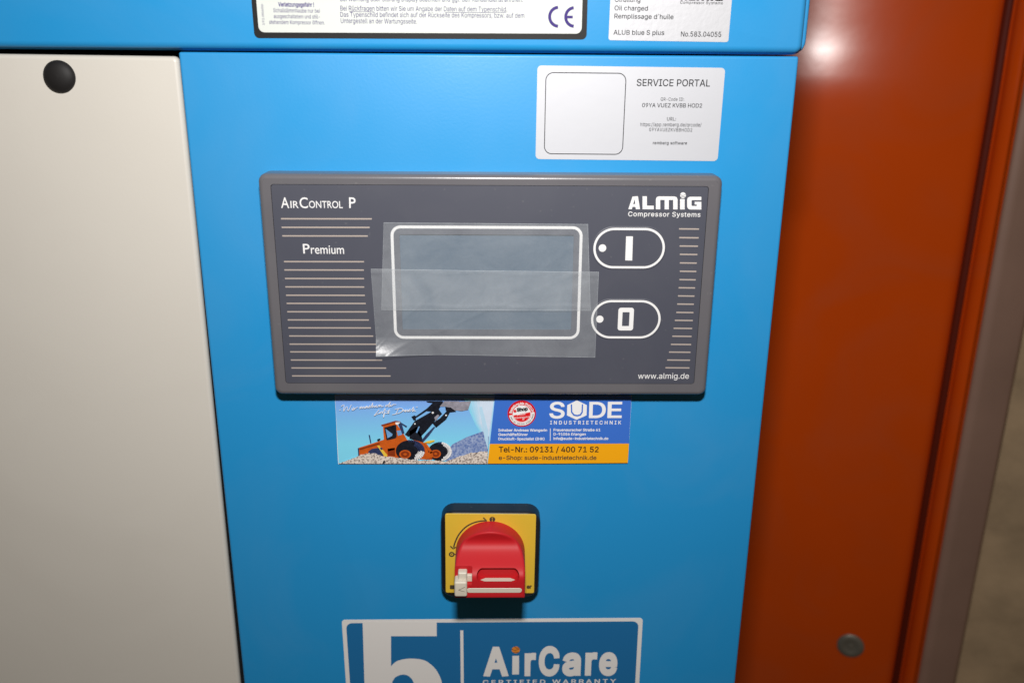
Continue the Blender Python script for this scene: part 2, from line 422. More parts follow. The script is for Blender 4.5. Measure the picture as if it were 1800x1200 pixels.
# round plug: low dome
pc = (U(78, 135, .001) + U(132, 135, .001)) / 2; pr = (U(132, 135, .001) - U(78, 135, .001)).length / 2 + 0.0003
b = MB(); N = 40; prof = [(1.0, 0.0012), (1.0, 0.0004), (0.97, -0.0003), (0.9, -0.0010), (0.72, -0.0020), (0.45, -0.0027), (0.2, -0.0030), (0.0, -0.0031)]
vs = []; fs = []
for k, (rr, yy) in enumerate(prof):
    for i in range(N):
        t = 2 * math.pi * i / N; vs.append((pc.x + pr * rr * math.cos(t), yy, pc.y + pr * rr * math.sin(t)))
for k in range(len(prof) - 1):
    for i in range(N): fs.append((k * N + i, k * N + (i + 1) % N, (k + 1) * N + (i + 1) % N, (k + 1) * N + i))
b.add(vs, fs, PLUG); b.build('hole_plug', door, 50, 'round black domed plug')

# ------------------------------------------------------------------ lettering shapes shared by two labels
def logo(b, q, y, m, mball, mline):      # blocky five letter mark; q(u,v) maps 0..351 x 0..62 (v down) to (x,z)
    P = lambda pts: [q(*p) for p in pts]
    b.flat([P([(0, 62), (20, 2), (46, 0), (56, 62), (36, 62), (34, 51), (20, 51), (17, 62)]), P([(23, 38), (33, 38), (31, 16), (30, 16)])[::-1]], y, m)
    b.flat([P([(68, 0), (89, 0), (89, 45), (122, 45), (122, 62), (68, 62)])], y, m)
    b.flat([P([(132, 62), (132, 14), (136, 4), (146, 0), (222, 0), (232, 4), (236, 14), (236, 62), (215, 62), (215, 17), (194, 17), (194, 62), (174, 62), (174, 17), (153, 17), (153, 62)])], y, m)
    b.flat([P([(248, 12), (270, 12), (270, 62), (248, 62)])], y, m)
    b.flat([P([(350, 1), (350, 17), (306, 17), (303, 20), (303, 42), (306, 45), (328, 45), (328, 38), (318, 38), (318, 25), (350, 25), (350, 62), (296, 62), (286, 58), (282, 48), (282, 14), (286, 5), (296, 1)])], y, m)
    n = 22; b.flat([P([(262 + 14 * math.cos(2 * math.pi * i / n), -6 + 14 * math.sin(2 * math.pi * i / n)) for i in range(n)])], y, mball)
    for arc in ([(249, -9), (257, -5), (267, -6), (275, -10)], [(252, 2), (259, 0), (268, 1), (273, 2)]):
        b.ribbon([Vector(q(*p)) for p in arc], (Vector(q(2.2, 0)) - Vector(q(0, 0))).length, y - LY / 2, mline)
def sticker(b, ctr, w, h, ang, r, m, y0=0.0, t=0.00016):
    b.slab(rrect(ctr, ang, w, h, r), y0, y0 - t, m)
    return y0 - t - LY

# ---- service sticker
Z3 = (920, 100, 1800 / 380)
ctr, w, h, ang = rect([(944, 115), (1273, 120), (1263, 283), (942, 280)], 0)
b = MB(); y = sticker(b, ctr, w, h, ang, 0.0022, SILVERS)
c2, w2, h2, a2 = rect([(958.8, 127.2), (1100.5, 128.5), (1095.6, 272.3), (956.3, 271)], y)
b.ring(c2, a2, w2, h2, 0.0042, 0.00042, y, INK)
b.text('SERVICE PORTAL', 943, 1553, 243, 248, 57, y, INK, Z3, bold=0.004)
b.text('QR-Code ID:', 1143, 1338, 366, 368, 27, y, INK, Z3, sp=1.08)
b.text('09YA VUEZ KVBB HOD2', 988, 1487, 420, 424, 34, y, INK, Z3, bold=0.003)
b.text('URL:', 1195, 1270, 532, 532, 29, y, INK, Z3)
b.text('https://app.remberg.de/qrcode/', 975, 1482, 578, 582, 30, y, INK, Z3, sp=1.06)
b.text('09YAVUEZKVBBHOD2', 1047, 1405, 620, 624, 28, y, INK, Z3, sp=1.1)
b.text('remberg software', 1078, 1362, 729, 731, 25, y, INK, Z3, sp=1.08, bold=0.01)
b.build('service_sticker', panel, None, 'satin silver service sticker with an empty rounded frame')

# ---- advert sticker
Z6 = (570, 690, 1800 / 290); Z7 = (850, 690, 1800 / 280)
b = MB()
lp = [U(*p, 0) for p in ((588.6, 694), (1110.6, 695), (1109.8, 704), (1106.3, 768), (1105.4, 779), (1103.6, 813.4), (980, 814.4), (857, 814.6), (594.5, 814.9), (592.5, 775), (590.6, 730))]
b.slab(lp, 0.0, -0.00016, PWHITE); y = -0.00016 - LY
def Q(pts, m, k=0, zt=Z6): b.px(pts, y - k * LY, m, zt)
Q([(118, 30), (1866, 30), (1866, 90), (1812, 575), (1790, 772), (156, 771)], PSKY)
BEAMS = [mat('print_beam', (0.25 + .075 * k, 0.66 + .015 * k, 0.88, 1), 0.3, mottle=0.06, mscale=300) for k in range(6)]
for k in range(6):
    f_ = k * 22; Q([(1520 + f_ * 1.6, 60), (1864 - k * 3, 60), (1812 - k * 4, 560 - k * 20), (1770 - k * 2, 560 - k * 30), (1640 + f_ * .6, 330)], BEAMS[k], 1 + k * .3)
Q([(1330, 640), (1400, 560), (1560, 480), (1800, 395), (1780, 774), (1330, 772)], PHILL, 2)
Q([(1690, 160), (1720, 150), (1790, 420), (1785, 620), (1750, 500)], BEAMS[3], 3.2)
# machine body behind the heap
Q([(375, 600), (560, 540), (650, 510), (640, 360), (770, 318), (790, 340), (880, 470), (905, 515), (1060, 520), (1100, 560), (1190, 640), (1180, 730), (380, 700)], PORANGE, 3.4)
Q([(365, 605), (380, 600), (385, 700), (372, 695)], PNAVY, 4)
Q([(655, 380), (765, 350), (785, 350), (790, 480), (775, 500), (680, 520)], PBLACK, 4)
Q([(668, 392), (745, 450), (740, 470), (690, 495)], PGLASS, 5)
Q([(790, 415), (835, 410), (850, 455), (805, 470)], PGLASS, 5)
Q([(800, 325), (830, 320), (905, 365), (895, 380), (850, 350), (875, 440), (850, 450)], PNAVY, 4)
Q([(775, 320), (815, 308), (828, 325), (800, 350), (780, 345)], PWHITE, 5)
Q([(620, 350), (775, 305), (830, 312), (832, 320), (775, 322), (628, 366)], PDORANGE, 6)
Q([(480, 640), (520, 610), (600, 600), (650, 690), (480, 700)], PNAVY, 4)
Q([(380, 610), (600, 545), (610, 560), (390, 625)], PDORANGE, 4)
Q([(575, 575), (600, 575), (690, 680), (680, 700), (660, 700)], PYELLOW, 5)
Q([(605, 600), (625, 595), (640, 615), (620, 625)], PNAVY, 6)
Q([(660, 530), (770, 500), (780, 620), (690, 640)], PORANGE, 5)
Q([(690, 610), (770, 600), (775, 690), (695, 690)], PDORANGE, 5)
Q([(484, 462), (497, 458), (514, 548), (502, 552)], PNAVY, 4)
Q([(575, 510), (600, 498), (615, 505), (600, 528), (580, 528)], PBLACK, 4)
# lift arm and bucket
Q([(880, 455), (985, 310), (1180, 200), (1270, 95), (1300, 95), (1250, 180), (1285, 230), (1220, 290), (1100, 430), (1050, 480), (1000, 420), (920, 480)], PBLACK, 6)
Q([(950, 262), (985, 245), (1000, 255), (1115, 175), (1130, 190), (1000, 275), (1000, 300), (975, 300)], PBLACK, 6)
Q([(1110, 180), (1200, 95), (1290, 95), (1190, 205), (1120, 200)], PBLACK, 7)
Q([(1180, 330), (1260, 280), (1340, 195), (1370, 215), (1330, 290), (1220, 380)], PBLACK, 7)
Q([(1110, 455), (1195, 370), (1210, 375), (1140, 470), (1080, 535), (1060, 520)], PNAVY, 7)
Q([(930, 420), (1010, 370), (1060, 460), (1080, 540), (930, 500)], PBLACK, 6)
Q([(1000, 430), (1030, 365), (1042, 370), (1012, 440)], PGLASS, 8)
Q([(1200, 270), (1240, 235), (1255, 250), (1215, 310)], PGREY, 8)
Q([(1260, 150), (1310, 92), (1470, 92), (1440, 190), (1380, 200), (1330, 150)], PGREY, 8)
Q([(1420, 100), (1600, 92), (1570, 185), (1500, 200), (1430, 190)], PGREY, 7)
Q([(1110, 92), (1290, 92), (1230, 115), (1130, 105)], PBLACK, 8)
Q([(1320, 155), (1380, 160), (1440, 205), (1350, 215), (1325, 190)], PBLACK, 9)
for q_ in ((1185, 212, 12), (990, 333, 9), (1330, 240, 10)):
    b.disc(U(*zp(Z6, q_[:2]), y), q_[2] / Z6[2] * 0.00033, y - 10 * LY, PWHITE, 14)
# wheels with tread
def wheel(cx, cy, rx, ry, hub, tread, dx, dy, rows, k0):
    el = lambda s, n=30: [(cx + rx * s * math.cos(2 * math.pi * i / n), cy + ry * s * math.sin(2 * math.pi * i / n)) for i in range(n)]
    Q(el(1), PBLACK, k0)
    for s_, m_, q_ in ((hub, PORANGE, 1), (hub * .74, PDORANGE, 2), (hub * .30, PORANGE, 3)): Q([(p[0] + dx, p[1] + dy) for p in el(s_)], m_, k0 + q_)
    for k in range(19):
        t = math.radians(-95 + k * 9.6)
        for q_, s0 in enumerate(rows):
            tt = t + math.radians(4.8 * (q_ % 2)); px_, py_ = cx + rx * s0 * math.cos(tt), cy + ry * s0 * math.sin(tt)
            if q_ > 0 and math.cos(tt) < 0.25 + .15 * q_: continue
            s = 12; ca, sa = math.cos(tt + .5), math.sin(tt + .5)
            Q([(px_ + ca * u - sa * v, py_ + sa * u + ca * v) for u, v in ((-s, -s * .62), (s * .9, -s * .75), (s, s * .55), (-s * .8, s * .7))], PWHITE if math.degrees(tt) > tread else PNAVY, k0 + 1.5)
wheel(1262, 640, 128, 102, 0.44, -80, -46, 26, (0.92, 0.76), 8)
wheel(938, 632, 158, 116, 0.40, 2, -56, 38, (0.93, 0.77, 0.61), 8.2)
Q([(1085, 545), (1110, 545), (1185, 650), (1160, 665)], PORANGE, 12)
Q([(1095, 660), (1180, 640), (1190, 700), (1110, 730)], PORANGE, 12)
Q([(1130, 525), (1200, 515), (1205, 528), (1150, 550), (1085, 545)], PYELLOW, 12)
# gravel heaps
heap = [(156, 774), (230, 748), (360, 700), (400, 675), (470, 658), (560, 665), (640, 692), (760, 705), (880, 715), (990, 738), (1120, 735), (1240, 742), (1330, 748), (1480, 690), (1600, 655), (1700, 640), (1790, 640), (1780, 776)]
hp = []
for i in range(len(heap) - 2):
    x0, y0 = heap[i]; x1, y1 = heap[i + 1]
    for k in range(5): t = k / 5; hp.append((x0 + (x1 - x0) * t, y0 + (y1 - y0) * t + random.uniform(-6, 6)))
Q(hp + [(1785, 640), (1780, 774), (156, 773)], PGRAVEL, 13)
Q([(645, 745), (655, 735), (665, 760), (650, 772), (635, 770)], PBLACK, 14)
# handwriting
for s_ in ([(165, 190), (180, 185)], [(185, 150), (215, 132), (212, 200), (245, 150), (262, 198), (295, 130)], [(300, 170), (306, 192), (318, 160), (326, 172), (318, 190), (345, 165), (368, 155)],
           [(385, 178), (392, 150), (398, 172), (410, 148), (418, 172), (432, 148), (440, 170), (470, 145), (452, 150), (450, 166), (472, 150), (475, 165), (500, 140), (490, 145), (488, 162), (508, 152), (530, 108), (520, 160), (540, 138), (545, 156), (562, 142), (575, 135), (562, 150), (580, 155), (600, 128), (602, 150), (618, 130), (626, 150), (648, 138)],
           [(690, 128), (672, 138), (672, 152), (695, 135), (722, 100), (700, 150), (715, 145), (730, 128), (722, 145), (745, 138), (752, 122), (756, 128), (785, 125)],
           [(600, 185), (545, 248), (575, 232), (605, 222)], [(610, 205), (606, 228), (630, 200), (634, 225), (665, 170), (648, 268), (650, 230), (690, 218), (712, 180), (695, 225), (712, 212)], [(675, 200), (716, 195)],
           [(810, 170), (780, 228), (740, 238)], [(770, 180), (835, 168), (858, 185), (830, 215), (770, 232)], [(850, 205), (868, 185), (872, 205), (888, 182), (886, 208), (908, 182), (908, 205), (940, 178), (922, 188), (924, 204), (950, 190), (975, 155), (962, 205), (985, 178), (975, 190), (998, 200)], [(1000, 160), (1006, 152)], [(1012, 160), (1018, 152)]):
    b.stroke(s_, 6.0, y - 14 * LY, PWHITE, Z6, smooth=5)
yb = y - 15 * LY
b.px([(870.4, 695), (1110.4, 696), (1109.6, 704), (1105.6, 779.2), (861, 779.8)], yb, ADBLUE)
b.px([(861, 779.8), (1105.6, 779.2), (1103.6, 813.2), (980, 814.2), (857.2, 814.4)], yb, ADYEL)
yt = yb - LY
T = lambda s, x0, x1, bl, cap, m=PWHITE, **k: b.text(s, x0, x1, bl, bl, cap, yt, m, Z7, **k)
T('S', 743, 915, 284, 176, bold=0.012); T('D', 1190, 1378, 281, 174, bold=0.012); T('E', 1398, 1560, 280, 174, bold=0.012)
b.px([(1055, 85), (1168, 140), (1164, 255), (1050, 305), (942, 255), (946, 140)], yt, PWHITE, Z7)
b.px([(985, 130), (1000, 130), (1003, 215), (1025, 243), (1057, 250), (1088, 243), (1107, 215), (1110, 130), (1125, 130), (1122, 222), (1098, 258), (1057, 268), (1015, 258), (988, 222)], yt - LY, ADBLUE, Z7)
T('INDUSTRIETECHNIK', 752, 1555, 356, 39, sp=1.45, bold=0.012)
T('Inhaber Andreas Wangerin', 167, 718, 436, 28, bold=0.018); T('Geschäftsführer', 167, 500, 485, 28, bold=0.018); T('Druckluft-Spezialist (IHK)', 167, 688, 534, 28, bold=0.018)
T('Frauenauracher Straße 61', 790, 1320, 433, 28, bold=0.018); T('D-91056 Erlangen', 790, 1155, 481, 28, bold=0.018); T('info@sude-industrietechnik.de', 788, 1410, 530, 28, bold=0.018)
b.px([(751, 402), (758, 402), (757, 541), (750, 541)], yt, PWHITE, Z7)
T('Tel-Nr.: 09131 / 400 71 52', 172, 1300, 670, 60, INK, bold=0.012); T('e-Shop: sude-industrietechnik.de', 172, 1275, 756, 46, BROWNINK, bold=0.012)
bc = U(*zp(Z7, (432, 236)), yt); br = (U(*zp(Z7, (593, 236)), yt) - bc).length
def arc_text(s, r, a0, a1, capmm, m, yy, inside=False, bold=0.02):
    wd = [0.30 if ch == ' ' else max(v[0] for v in glyphs(ch, bold)[0]) - min(v[0] for v in glyphs(ch, bold)[0]) + 0.10 for ch in s]
    tot = sum(wd); acc = 0.0
    for i, ch in enumerate(s):
        t = math.radians(a0 + (a1 - a0) * (acc + wd[i] / 2) / tot); acc += wd[i]
        if ch == ' ': continue
        vs, fs = glyphs(ch, bold); k = capmm / CAPH
        mid = (min(v[0] for v in vs) + max(v[0] for v in vs)) / 2
        rd = Vector((math.cos(t), math.sin(t))); tg = Vector((-rd.y, rd.x)) if inside else Vector((rd.y, -rd.x)); up = -rd if inside else rd
        o_ = Vector(bc) + rd * r
        b.add([(o_.x + tg.x * (u - mid) * k + up.x * v * k, yy, o_.y + tg.y * (u - mid) * k + up.y * v * k) for u, v in vs], fs, m)
b.disc(bc, br, yt, ADDARK, 40); b.disc(bc, br * 0.90, yt - LY, ADRED, 40)
def sector(r0, r1, a0, a1, m, yy):
    A = [math.radians(a0 + (a1 - a0) * i / 24) for i in range(25)]
    b.flat([[(bc.x + r1 * math.cos(t), bc.y + r1 * math.sin(t)) for t in A] + [(bc.x + r0 * math.cos(t), bc.y + r0 * math.sin(t)) for t in reversed(A)]], yy, m)
sector(br * .66, br * .90, -172, 8, PWHITE, yt - 2 * LY)
b.disc(bc, br * .64, yt - 2 * LY, PWHITE, 36)
sector(0.0001, br * .60, -168, 12, ADRED, yt - 3 * LY)
arc_text('Bestellung bis 21:00 Uhr', br * .70, 176, 8, br * .17, PWHITE, yt - 3 * LY)
arc_text('mehr als 100.000 Artikel online', br * .84, -165, 0, br * .12, INK, yt - 3 * LY, True, 0.0)
b.text('Shop', 378, 502, 212, 196, 36, yt - 4 * LY, INK, Z7, bold=0.05); b.text('e', 342, 374, 224, 218, 36, yt - 4 * LY, ADRED, Z7, bold=0.04)
for s, x0, x1, bl in (('www.sude-', 375, 480, 254), ('industrietechnik', 355, 525, 288), ('.de', 440, 465, 306)):
    b.text(s, x0, x1, bl + 6, bl - 8, 20, yt - 4 * LY, PWHITE, Z7)
b.build('advert_sticker', panel, None, 'printed advert sticker with an orange wheel loader and amber phone strip')

# ---- warranty sticker
Z8 = (580, 1060, 3.0)
b = MB()
A, B_ = U(*zp(Z8, (62, 85))), U(*zp(Z8, (1650, 75)))
wa = (B_ - A).length; ha = 0.078; ang = math.atan2((B_ - A).y, (B_ - A).x); ctr = (A + B_) / 2 + Vector((math.sin(ang), -math.cos(ang))) * ha / 2
y = sticker(b, ctr, wa, ha, ang, 0.0022, WARRANTYW)
b.flat([rrect(ctr, ang, wa - 0.0054, ha - 0.005, 0.004)], y, WARRANTY)
y2 = y - LY
b.px([(172, 95), (563, 95), (563, 172), (322, 172)] + catmull([(322, 330), (350, 305), (390, 293), (440, 290), (500, 300), (548, 335), (580, 385), (595, 440), (600, 500), (590, 580), (560, 640), (500, 690), (420, 705), (330, 700), (260, 670), (215, 620), (190, 550), (185, 520)], 6) + catmull([(330, 520), (340, 570), (370, 600), (410, 600), (440, 570), (448, 500), (445, 430), (425, 390), (390, 374), (350, 385), (330, 410), (328, 425)], 6) + [(182, 425)], y2, WARRANTYW, Z8)
b.px([(687, 141), (703, 141), (708, 640), (692, 640)], y2, WARRANTYW, Z8)
for ch, x0, x1 in (('A', 808, 943), ('r', 1026, 1086), ('C', 1100, 1209), ('a', 1224, 1322), ('r', 1344, 1407), ('e', 1417, 1513)):
    bl = 375 - (x0 + x1 - 1616) / 2 / 705 * 6; b.text(ch, x0, x1, bl, bl - .5, 137, y2, WARRANTYW, Z8, bold=0.036)
b.px([(962, 275), (997, 275), (997, 373), (961, 374)], y2, WARRANTYW, Z8)
bb = U(*zp(Z8, (980, 244)), y2); b.disc(bb, 0.0027, y2, BALL, 24)
for arc in ([(958, 240), (975, 248), (1000, 238)], [(966, 258), (982, 256), (996, 258)], [(972, 226), (985, 236), (998, 232)]):
    b.stroke(arc, 3.5, y2 - LY, BROWNINK, Z8)
b.text('CERTIFIED WARRANTY', 806, 1508, 424, 418, 20, y2, WARRANTYW, Z8, sp=1.35, bold=0.014)
b.build('warranty_sticker', panel, None, 'blue warranty sticker with white border and a big white five')

# ---- warning plate on the hood
Z1 = (400, 0, 1800 / 660); yh = HY
b = MB()
A, B_ = U(447.5, 67.5, yh), U(1031, 70, yh); ang = math.atan2((B_ - A).y, (B_ - A).x); wa = (B_ - A).length; ha = 0.066
up = Vector((-math.sin(ang), math.cos(ang))); ctr = (A + B_) / 2 + up * ha / 2
y = sticker(b, ctr, wa, ha, ang, 0.0026, LBLACK, yh)
A, B_ = U(455.2, 57, yh), U(1022.2, 60, yh)
b.flat([rrect((A + B_) / 2 + up * (ha - 0.006) / 2, ang, (B_ - A).length, ha - 0.006, 0.003)], y, PAPER)
y2 = y - LY
T = lambda s, x0, x1, b0, b1, cap=23, m=VIOLETGREY, **k: b.text(s, x0, x1, b0, b1, cap, y2, m, Z1, **k)
T('Verletzungsgefahr !', 243, 415, 32, 34, 20, bold=0.02, m=VIOLET); T('Schalldämmhaube nur bei', 220, 443, 60, 63, 19); T('ausgeschaltetem und still-', 222, 443, 88, 91, 19); T('stehendem Kompressor öffnen.', 200, 466, 116, 119, 19)
T('Bei Warnung oder Störung Display beachten und ggf. den Kundendienst anrufen.', 540, 1415, 7, 11, 24)
T('Bei Rückfragen bitten wir Sie um Angabe der Daten auf dem Typenschild.', 541, 1341, 52, 57, 23); T('Das Typenschild befindet sich auf der Rückseite des Kompressors, bzw. auf dem', 541, 1423, 82, 87, 23); T('Untergestell an der Wartungsseite.', 543, 909, 112, 115, 23)
for x0, x1, yy in ((583, 702, 57), (1045, 1337, 61)): b.stroke([(x0, yy), (x1, yy + 1)], 2, y2, VIOLETGREY, Z1)
vs, fs = glyphs('191.00600'); P0 = U(*zp(Z1, (178, 123)), y2); P1 = U(*zp(Z1, (178, 22)), y2); k = (P1 - P0).length / max(v[0] for v in vs)
b.add([(P0.x - v[1] * k * 0.8, y2, P0.y + v[0] * k) for v in vs], fs, VIOLETGREY)
def arcpts(cx, cy, rx, ry, a0, a1, n=18): return [(cx + rx * math.cos(math.radians(a0 + (a1 - a0) * i / n)), cy - ry * math.sin(math.radians(a0 + (a1 - a0) * i / n))) for i in range(n + 1)]
b.stroke(arcpts(1586, 82, 42, 45, 92, 268), 13, y2, VIOLET, Z1)
b.stroke(arcpts(1661, 83, 40, 44, 92, 268), 13, y2, VIOLET, Z1); b.stroke([(1622, 83), (1655, 83)], 11, y2 - LY, VIOLET, Z1)
b.build('warning_plate', hood, None, 'white warning plate with black border')

# ---- oil label on the hood
Z2 = (1000, 0, 4.0)
b = MB()
A, B_ = U(1069.5, 71, yh), U(1280, 74.5, yh); ang = math.atan2((B_ - A).y, (B_ - A).x); up = Vector((-math.sin(ang), math.cos(ang)))
ctr = (A + B_) / 2 + up * 0.021
y = sticker(b, ctr, (B_ - A).length, 0.042, ang, 0.0012, SILVER, yh)
T = lambda s, x0, x1, b0, b1, cap=33, **k: b.text(s, x0, x1, b0, b1, cap, y, INK, Z2, bold=0.004, **k)
T('Ölfüllung', 322, 502, 15, 17); T('Oil charged', 320, 555, 74, 77); T('Remplissage d´huile', 319, 735, 131, 137); T('ALUB blue S plus', 313, 670, 245, 248); T('No.583.04055', 787, 1070, 258, 261, 35)
T('Compressor Systems', 782, 1082, 28, 33, 19, sp=1.1)
def lq(u, v): return U(*zp(Z2, (785 + u * 0.85, -48 + v * 0.85 + u * 0.012)), y)
logo(b, lq, y, INK, INK, SILVER)
b.build('oil_label', hood, None, 'small silver oil label with black print')

# ------------------------------------------------------------------ control unit
YF = -0.0123
ctr, w, h, ang = rect([(455.8, 303), (1267.5, 309), (1240.5, 693), (484.6, 688.5)], -0.009)
fc, fw, fh, fa = rect([(477.4, 324), (1245, 328.4), (1220, 674), (501.6, 673)], YF)
b = MB()
rings = edge(0.0026, -0.0125, 0.0, 7, 0.0) 
b.loft(ctr, 0.0, w, h, 0.0045, rings, BEZEL, front=False)
o_ = rrect(ctr, 0.0, w - 0.0052, h - 0.0052, 0.002, 6); i_ = rrect(fc, 0.0, fw + 0.0004, fh + 0.0004, 0.0016, 6)
n = len(o_); vs = [(p[0], -0.0125, p[1]) for p in o_] + [(p[0], -0.0125, p[1]) for p in i_] + [(p[0], -0.0095, p[1]) for p in i_]
b.add(vs, [(i, (i + 1) % n, n + (i + 1) % n, n + i) for i in range(n)] + [(n + i, n + (i + 1) % n, 2 * n + (i + 1) % n, 2 * n + i) for i in range(n)] + [tuple(2 * n + i for i in range(n))], BEZEL)
unit = b.build('control_unit', comp, 35, 'grey display unit with white start and stop keys')
b = MB()
lc, lw_, lh_, la = rect([(702.6, 411.8), (1009, 413.2), (1004, 580), (706.9, 579.5)], YF)
outer = rrect(fc, 0.0, fw - 0.0001, fh - 0.0001, 0.0014); hole = rrect(lc, 0.0, lw_, lh_, 0.0006, 2)
b.flat([outer, hole[::-1]], YF, FACE)
n = len(hole); b.add([(p[0], YF, p[1]) for p in hole] + [(p[0], YF + 0.0014, p[1]) for p in hole], [(i, n + i, n + (i + 1) % n, (i + 1) % n) for i in range(n)], FACE)
n = len(outer); b.add([(p[0], YF, p[1]) for p in outer] + [(p[0], YF + 0.002, p[1]) for p in outer], [(i, (i + 1) % n, n + (i + 1) % n, n + i) for i in range(n)], FACE)
y = YF - LY / 2
ZL = (440, 280, 1145 / 420); ZR = (860, 280, 1173 / 430)
for s, x0, x1, cap in (('A', 148, 187, 50), ('IR', 193, 232, 33), ('C', 237, 277, 50), ('ONTROL', 282, 443, 33), ('P', 474, 505, 50)):
    b.text(s, x0, x1, 233, 234, cap, y, WPRINT, ZL, bold=0.006, font=1)
b.text('P', 254, 286, 451, 451, 45, y, WPRINT, ZL, bold=0.008, font=1); b.text('remium', 291, 450, 452, 453, 42, y, WPRINT, ZL, bold=0.005, font=1)
for yy, x0, x1 in ((285, 147, 582), (326, 150, 572), (367, 153, 563), (490, 161, 545), (530, 163, 544), (571, 166, 545), (611, 168, 546), (651, 171, 549), (690, 174, 553), (730, 177, 560), (769, 179, 568), (807, 182, 578), (846, 186, 589), (885, 188, 603), (922, 191, 617), (961, 194, 632), (999, 197, 651), (1037, 200, 672)):
    b.stroke([(x0, yy), (x1, yy + 0.6)], 6.4, y, LPRINT, ZL)
for yy, x0, x1 in ((334, 910, 1006), (376, 911, 1004), (416, 913, 1001), (456, 914, 998), (497, 914, 995), (537, 914, 993), (577, 912, 990), (616, 908, 987), (655, 905, 984), (694, 901, 981), (734, 897, 979), (772, 890, 976), (810, 884, 973), (848, 878, 970), (887, 871, 968), (924, 862, 965), (962, 853, 963), (999, 845, 960)):
    b.stroke([(x0, yy - .4), (x1, yy + 0.6)], 6.4, y, LPRINT, ZR)
logo(b, lambda u, v: U(*zp(ZR, (667 + u, 178 + v * 1.0 + u * 0.006 - 1)), y), y, WPRINT, WPRINT, FACE)
b.text('Compressor Systems', 666, 1012, 273, 276, 22, y, WPRINT, ZR, sp=1.08, bold=0.004)
b.text('www.almig.de', 713, 957, 1051, 1051, 26, y, WPRINT, ZR, bold=0.0)
gc, gw, gh, ga = rect([(687, 395.8), (1024.3, 398.2), (1018.6, 596.2), (692, 595)], y)
b.ring(gc, 0.0, gw, gh, 0.0055, 0.0016, y, WPRINT)
b.build('faceplate', unit)
b = MB(); b.flat([rrect(lc, 0.0, lw_ + 0.004, lh_ + 0.004, 0.001)], YF + 0.0012, LCD); b.build('display', unit)
def key(name, c4, dot, sym):
    kc, kw, kh, ka = rect(c4, YF)
    b = MB(); b.loft(kc, 0.0, kw + 0.0006, kh + 0.0006, kh / 2, [(0, YF - 0.00002), (0.0003, YF - 0.00012), (0.0008, YF - 0.00018)], FACE, back=False, seg=12)
    yk = YF - 0.00018 - LY / 2
    b.ring(kc, 0.0, kw - 0.001, kh - 0.001, kh / 2 - .0005, 0.00125, yk, WPRINT, 14)
    b.disc(U(*dot, yk), 0.0021, yk, WPRINT, 28)
    sym(b, yk); b.build(name, unit)
key('start_button', [(1042, 398.2), (1170.8, 399.6), (1169.4, 473.6), (1040.8, 472.6)], (1059, 436), lambda b, yk: b.px([(1100.6, 415.4), (1112.6, 415.4), (1111.3, 458), (1099, 457.6)], yk, WPRINT))
def zero(b, yk):
    kc, kw, kh, ka = rect([(1087, 540.5), (1114.3, 541), (1113, 580.8), (1085.8, 580.4)], yk)
    b.flat([rrect(kc, 0, kw, kh, 0.0015), rrect(kc, 0, kw - 0.0048, kh - 0.0052, 0.0002, 2)[::-1]], yk, WPRINT)
key('stop_button', [(1038.2, 525.2), (1163.6, 526.2), (1161.6, 596.4), (1036.6, 595.4)], (1054.3, 560.8), zero)

# ---- clear tape strips over the display
def strip(name, c4, y0, curl, label, seed):
    P = [U(*p, y0) for p in c4]; nx, nz = 140, 70
    rnd = random.Random(seed); ph = [rnd.uniform(0, 6.28) for _ in range(8)]
    creases = ((0.0, 1.0, 0.955, 0.025, 0.0003), (0.9, 0.55, 0.98, 0.02, 0.00016)) if not curl else ((0.0, 1.0, 0.03, 0.02, 0.0003), (1.0, 0.45, 0.40, 0.010, 0.00035), (1.0, 0.9, 0.93, 0.018, 0.0002))
    vs = []
    for j in range(nz + 1):
        for i in range(nx + 1):
            u, v = i / nx, j / nz
            p = P[0] * (1 - u) * (1 - v) + P[1] * u * (1 - v) + P[2] * u * v + P[3] * (1 - u) * v
            dy = 0.00010 * math.sin(9 * u + ph[0] + 3 * v) + 0.00007 * math.sin(21 * u + 13 * v + ph[1]) + 0.00005 * math.sin(37 * v + 5 * u + ph[2])
            e = min(v, 1 - v); dy += 0.00022 * max(0, 1 - e / 0.06) * (0.5 + 0.5 * math.sin(17 * u + ph[3] + (9 if v > .5 else 0)))
            dy = abs(dy) if dy < 0 else dy
            for ca, cb, cc, cw_, ch_ in creases: dy += ch_ * math.exp(-((u * ca + v * cb - cc + 0.012 * math.sin(19 * u + ph[4])) / cw_) ** 2)
            if curl:
                k = max(0.0, (v - 0.80) / 0.20) * max(0.0, 1 - u / 0.30); dy += 0.0050 * k ** 1.25
            vs.append((p.x, y0 - dy, p.y))
    fs = [(j * (nx + 1) + i, (j + 1) * (nx + 1) + i, (j + 1) * (nx + 1) + i + 1, j * (nx + 1) + i + 1) for j in range(nz) for i in range(nx)]
    b = MB(); b.add(vs, fs, FILM)
    E1 = lambda i, j: Vector(vs[j * (nx + 1) + i])
    def cutedge(path, inward):              # the frosted cut edge of the tape
        q = []
        for p in path: q += [p + Vector((0, -0.00004, 0)), p + inward + Vector((0, -0.00004, 0))]
        b.add(q, [(2 * i, 2 * i + 1, 2 * i + 3, 2 * i + 2) for i in range(len(path) - 1)], FROST)
    cutedge([E1(i, 0) for i in range(nx + 1)], Vector((0, 0, -0.00022))); cutedge([E1(i, nz) for i in range(nx + 1)], Vector((0, 0, 0.00022)))
    cutedge([E1(0, j) for j in range(nz + 1)], Vector((0.00012, 0, 0))); cutedge([E1(nx, j) for j in range(nz + 1)], Vector((-0.00016, 0, 0)))
    return tag(b.build(name, None, 80), label, 'tape strip', 'clear tape strips over the display')
